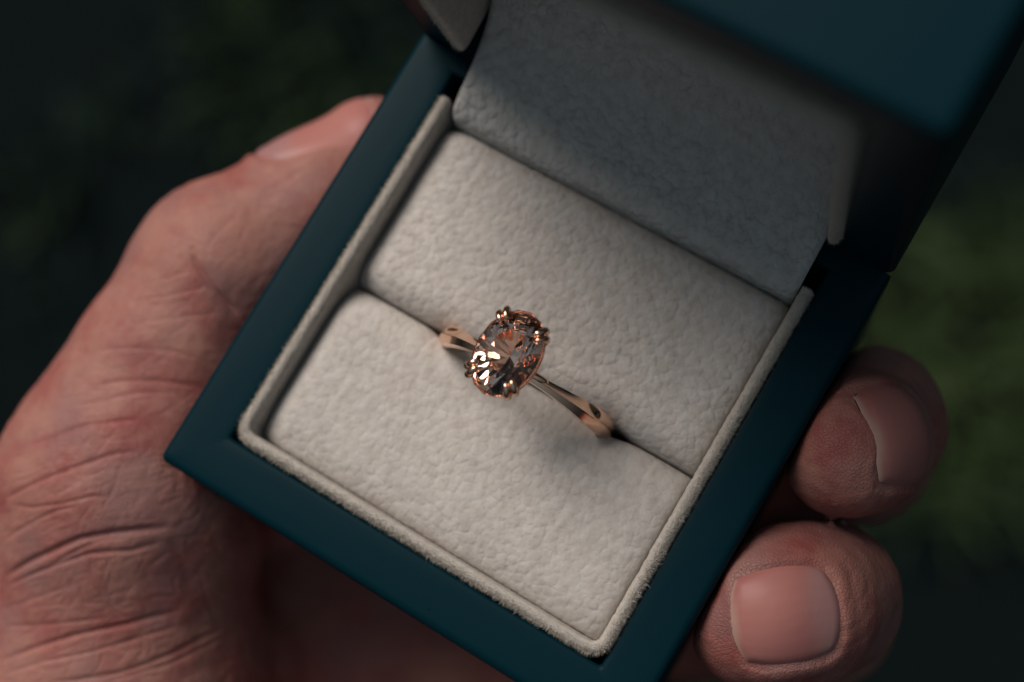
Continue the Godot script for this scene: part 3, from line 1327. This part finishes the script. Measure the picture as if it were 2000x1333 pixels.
	soft.frequency = 0.09
	soft.fractal_octaves = 3
	var fine := FastNoiseLite.new()
	fine.seed = 91
	fine.frequency = 0.5
	fine.fractal_octaves = 2
	var colors := PackedColorArray()
	colors.resize(verts.size())
	var moved := PackedVector3Array()
	moved.resize(verts.size())
	for i in verts.size():
		var p := verts[i]
		var n := nrm[i]
		var d := soft.get_noise_3dv(p) * 0.25 + fine.get_noise_3dv(p) * 0.03
		var red := clampf(0.35 + soft.get_noise_3dv(p * 1.3 + Vector3(40, 0, 0)) * 1.1 + fine.get_noise_3dv(p * 1.6) * 0.35, 0.0, 1.0) * 0.75
		if p.z > -34.0 and n.z > 0.0:
			var up := smoothstep(0.05, 0.4, n.z)
			var cr := map_at(crease, p.x, p.y)
			d += cr * up
			red += map_at(flush, p.x, p.y) * up
		var tipness := 0.0
		for f in NAILS:
			var q: Vector3 = p - f[0]
			var x := q.dot(f[3])
			var y := q.dot(f[1])
			var h := q.dot(f[2])
			if absf(x) < 12.0 and absf(y) < 14.0 and h > -5.5 and h < 4.0 and n.dot(f[2]) > -0.1:
				var e := nail_dist(x, y, f[4], f[5])
				var end := smoothstep(f[5] - 1.2, f[5] + 0.6, y)
				if e < 0.0:
					d -= 0.26 * smoothstep(0.0, 0.5, -e)
				else:
					d += 0.2 * exp(-pow((e - 0.5) / 0.8, 2)) * (1.0 - end)
					d -= 0.05 * end * exp(-pow((e - 0.4) / 0.5, 2))
					# folds of skin behind the nail
					d += 0.014 * sin(y * 3.1 + soft.get_noise_3dv(p * 2.0) * 3.0 + sin(x * 0.9)) * smoothstep(1.5, 4.0, e) * (1.0 - smoothstep(6.0, 9.0, e)) * smoothstep(0.0, 3.0, -y - f[5])
			if q.length() < 14.0:
				tipness = maxf(tipness, 1.0 - q.length() / 14.0)
		red += tipness * 0.35
		moved[i] = PV(p + n * d)
		red = clampf(red, 0.0, 1.1)
		colors[i] = Color(lerpf(0.41, 0.31, red), lerpf(0.195, 0.085, red), lerpf(0.162, 0.08, red)).lerp(Color(0.29, 0.155, 0.15), clampf(soft.get_noise_3dv(p * 0.8 + Vector3(0, 70, 9)) * 1.6, 0.0, 0.6))
	var stand := P(24, -60, -66)
	var hand := base_node("hand", "upturned left hand gripping the ring box between thumb and fingertips", "hand", stand)
	part("skin", smooth_mesh(moved, idx, colors), M.skin, hand)
	for f in NAILS:
		part("fingernail", nail_mesh(f), M.nail, hand)


const CORNER := [Vector3(0, 0, 0), Vector3(1, 0, 0), Vector3(0, 1, 0), Vector3(1, 1, 0), Vector3(0, 0, 1), Vector3(1, 0, 1), Vector3(0, 1, 1), Vector3(1, 1, 1)]
const EDGES := [[0, 1], [2, 3], [4, 5], [6, 7], [0, 2], [1, 3], [4, 6], [5, 7], [0, 4], [1, 5], [2, 6], [3, 7]]


func quad(idx: PackedInt32Array, ids: Dictionary, key: int, s1: int, s2: int, in0: bool) -> void:
	var a: int = ids.get(key, -1)
	var b: int = ids.get(key - s1, -1)
	var c: int = ids.get(key - s1 - s2, -1)
	var d: int = ids.get(key - s2, -1)
	if a < 0 or b < 0 or c < 0 or d < 0:
		return
	if in0:
		idx.append_array(PackedInt32Array([a, c, b, a, d, c]))
	else:
		idx.append_array(PackedInt32Array([a, b, c, a, c, d]))


func normals_mm(v: PackedVector3Array, idx: PackedInt32Array) -> PackedVector3Array:
	# the box frame (u, v, w) is right-handed like the world, so the same winding rule holds
	return normals_of(v, idx)


func nail_mesh(f: Array) -> ArrayMesh:
	var list := PackedInt32Array(range(BA.size()))
	var hw: float = f[4]
	var hl: float = f[5]
	var nu := 24
	var nv := 28
	var v := PackedVector3Array()
	var col := PackedColorArray()
	for j in nv + 1:
		for i in nu + 1:
			var sx := (2.0 * i / nu - 1.0)
			var sy := (2.0 * j / nv - 1.0)
			# squircle-like outline
			var x := sx * hw * 0.97 * sqrt(1.0 - 0.36 * sy * sy)
			var y := sy * hl * 1.0 * sqrt(1.0 - 0.38 * sx * sx)
			var q: Vector3 = f[0] + f[3] * x + f[1] * y + f[2] * 9.0
			for k in 40:
				var d := field(q, list)
				if d < 0.02:
					break
				q -= f[2] * maxf(d * 0.8, 0.02)
				if (q - f[0]).dot(f[2]) < -7.0:
					break
			var edge := maxf(absf(sx), absf(sy))
			var lift := -0.06 + 0.12 * (1.0 - sx * sx) + 0.02 * smoothstep(0.75, 1.0, sy) 
			lift -= 0.5 * smoothstep(0.88, 1.0, edge) * (1.0 if sy < 0.9 else 0.62)
			q += f[2] * lift
			v.append(PV(q))
			var lun := 1.0 - smoothstep(-0.6, -0.1, sy + 0.3 * sx * sx)
			var free := smoothstep(0.9, 0.95, sy - 0.06 * sx * sx)
			var c := Color(0.43, 0.175, 0.16).lerp(Color(0.38, 0.235, 0.23), lun * 0.65).lerp(Color(0.52, 0.36, 0.3), free * 0.85)
			var tone := 1.0 + 0.012 * sin(sx * 23.0 + sin(sy * 3.0)) + 0.05 * sin(sy * 3.0 + sx * 2.0)
			col.append(Color(c.r * tone, c.g * tone * lerpf(1.0, tone, 0.6), c.b * tone))
	var idx := grid_index(nv + 1, nu + 1, false)
	# underside, so that the plate has a thickness
	var cnt := v.size()
	for k in cnt:
		v.append(v[k] - (Vector3(f[2].x, f[2].z, -f[2].y)) * 0.00022)
		col.append(col[k])
	var back := grid_index(nv + 1, nu + 1, false, true)
	for k in back:
		idx.append(k + cnt)
	var edge2 := PackedInt32Array()
	for i in nu + 1:
		edge2.append(i)
	for j in range(1, nv + 1):
		edge2.append(j * (nu + 1) + nu)
	for i in range(nu - 1, -1, -1):
		edge2.append(nv * (nu + 1) + i)
	for j in range(nv - 1, 0, -1):
		edge2.append(j * (nu + 1))
	for k in edge2.size():
		var a := edge2[k]
		var b := edge2[(k + 1) % edge2.size()]
		idx.append_array(PackedInt32Array([a, b, a + cnt, b, b + cnt, a + cnt]))
	return smooth_mesh(v, outward(v, idx), col)
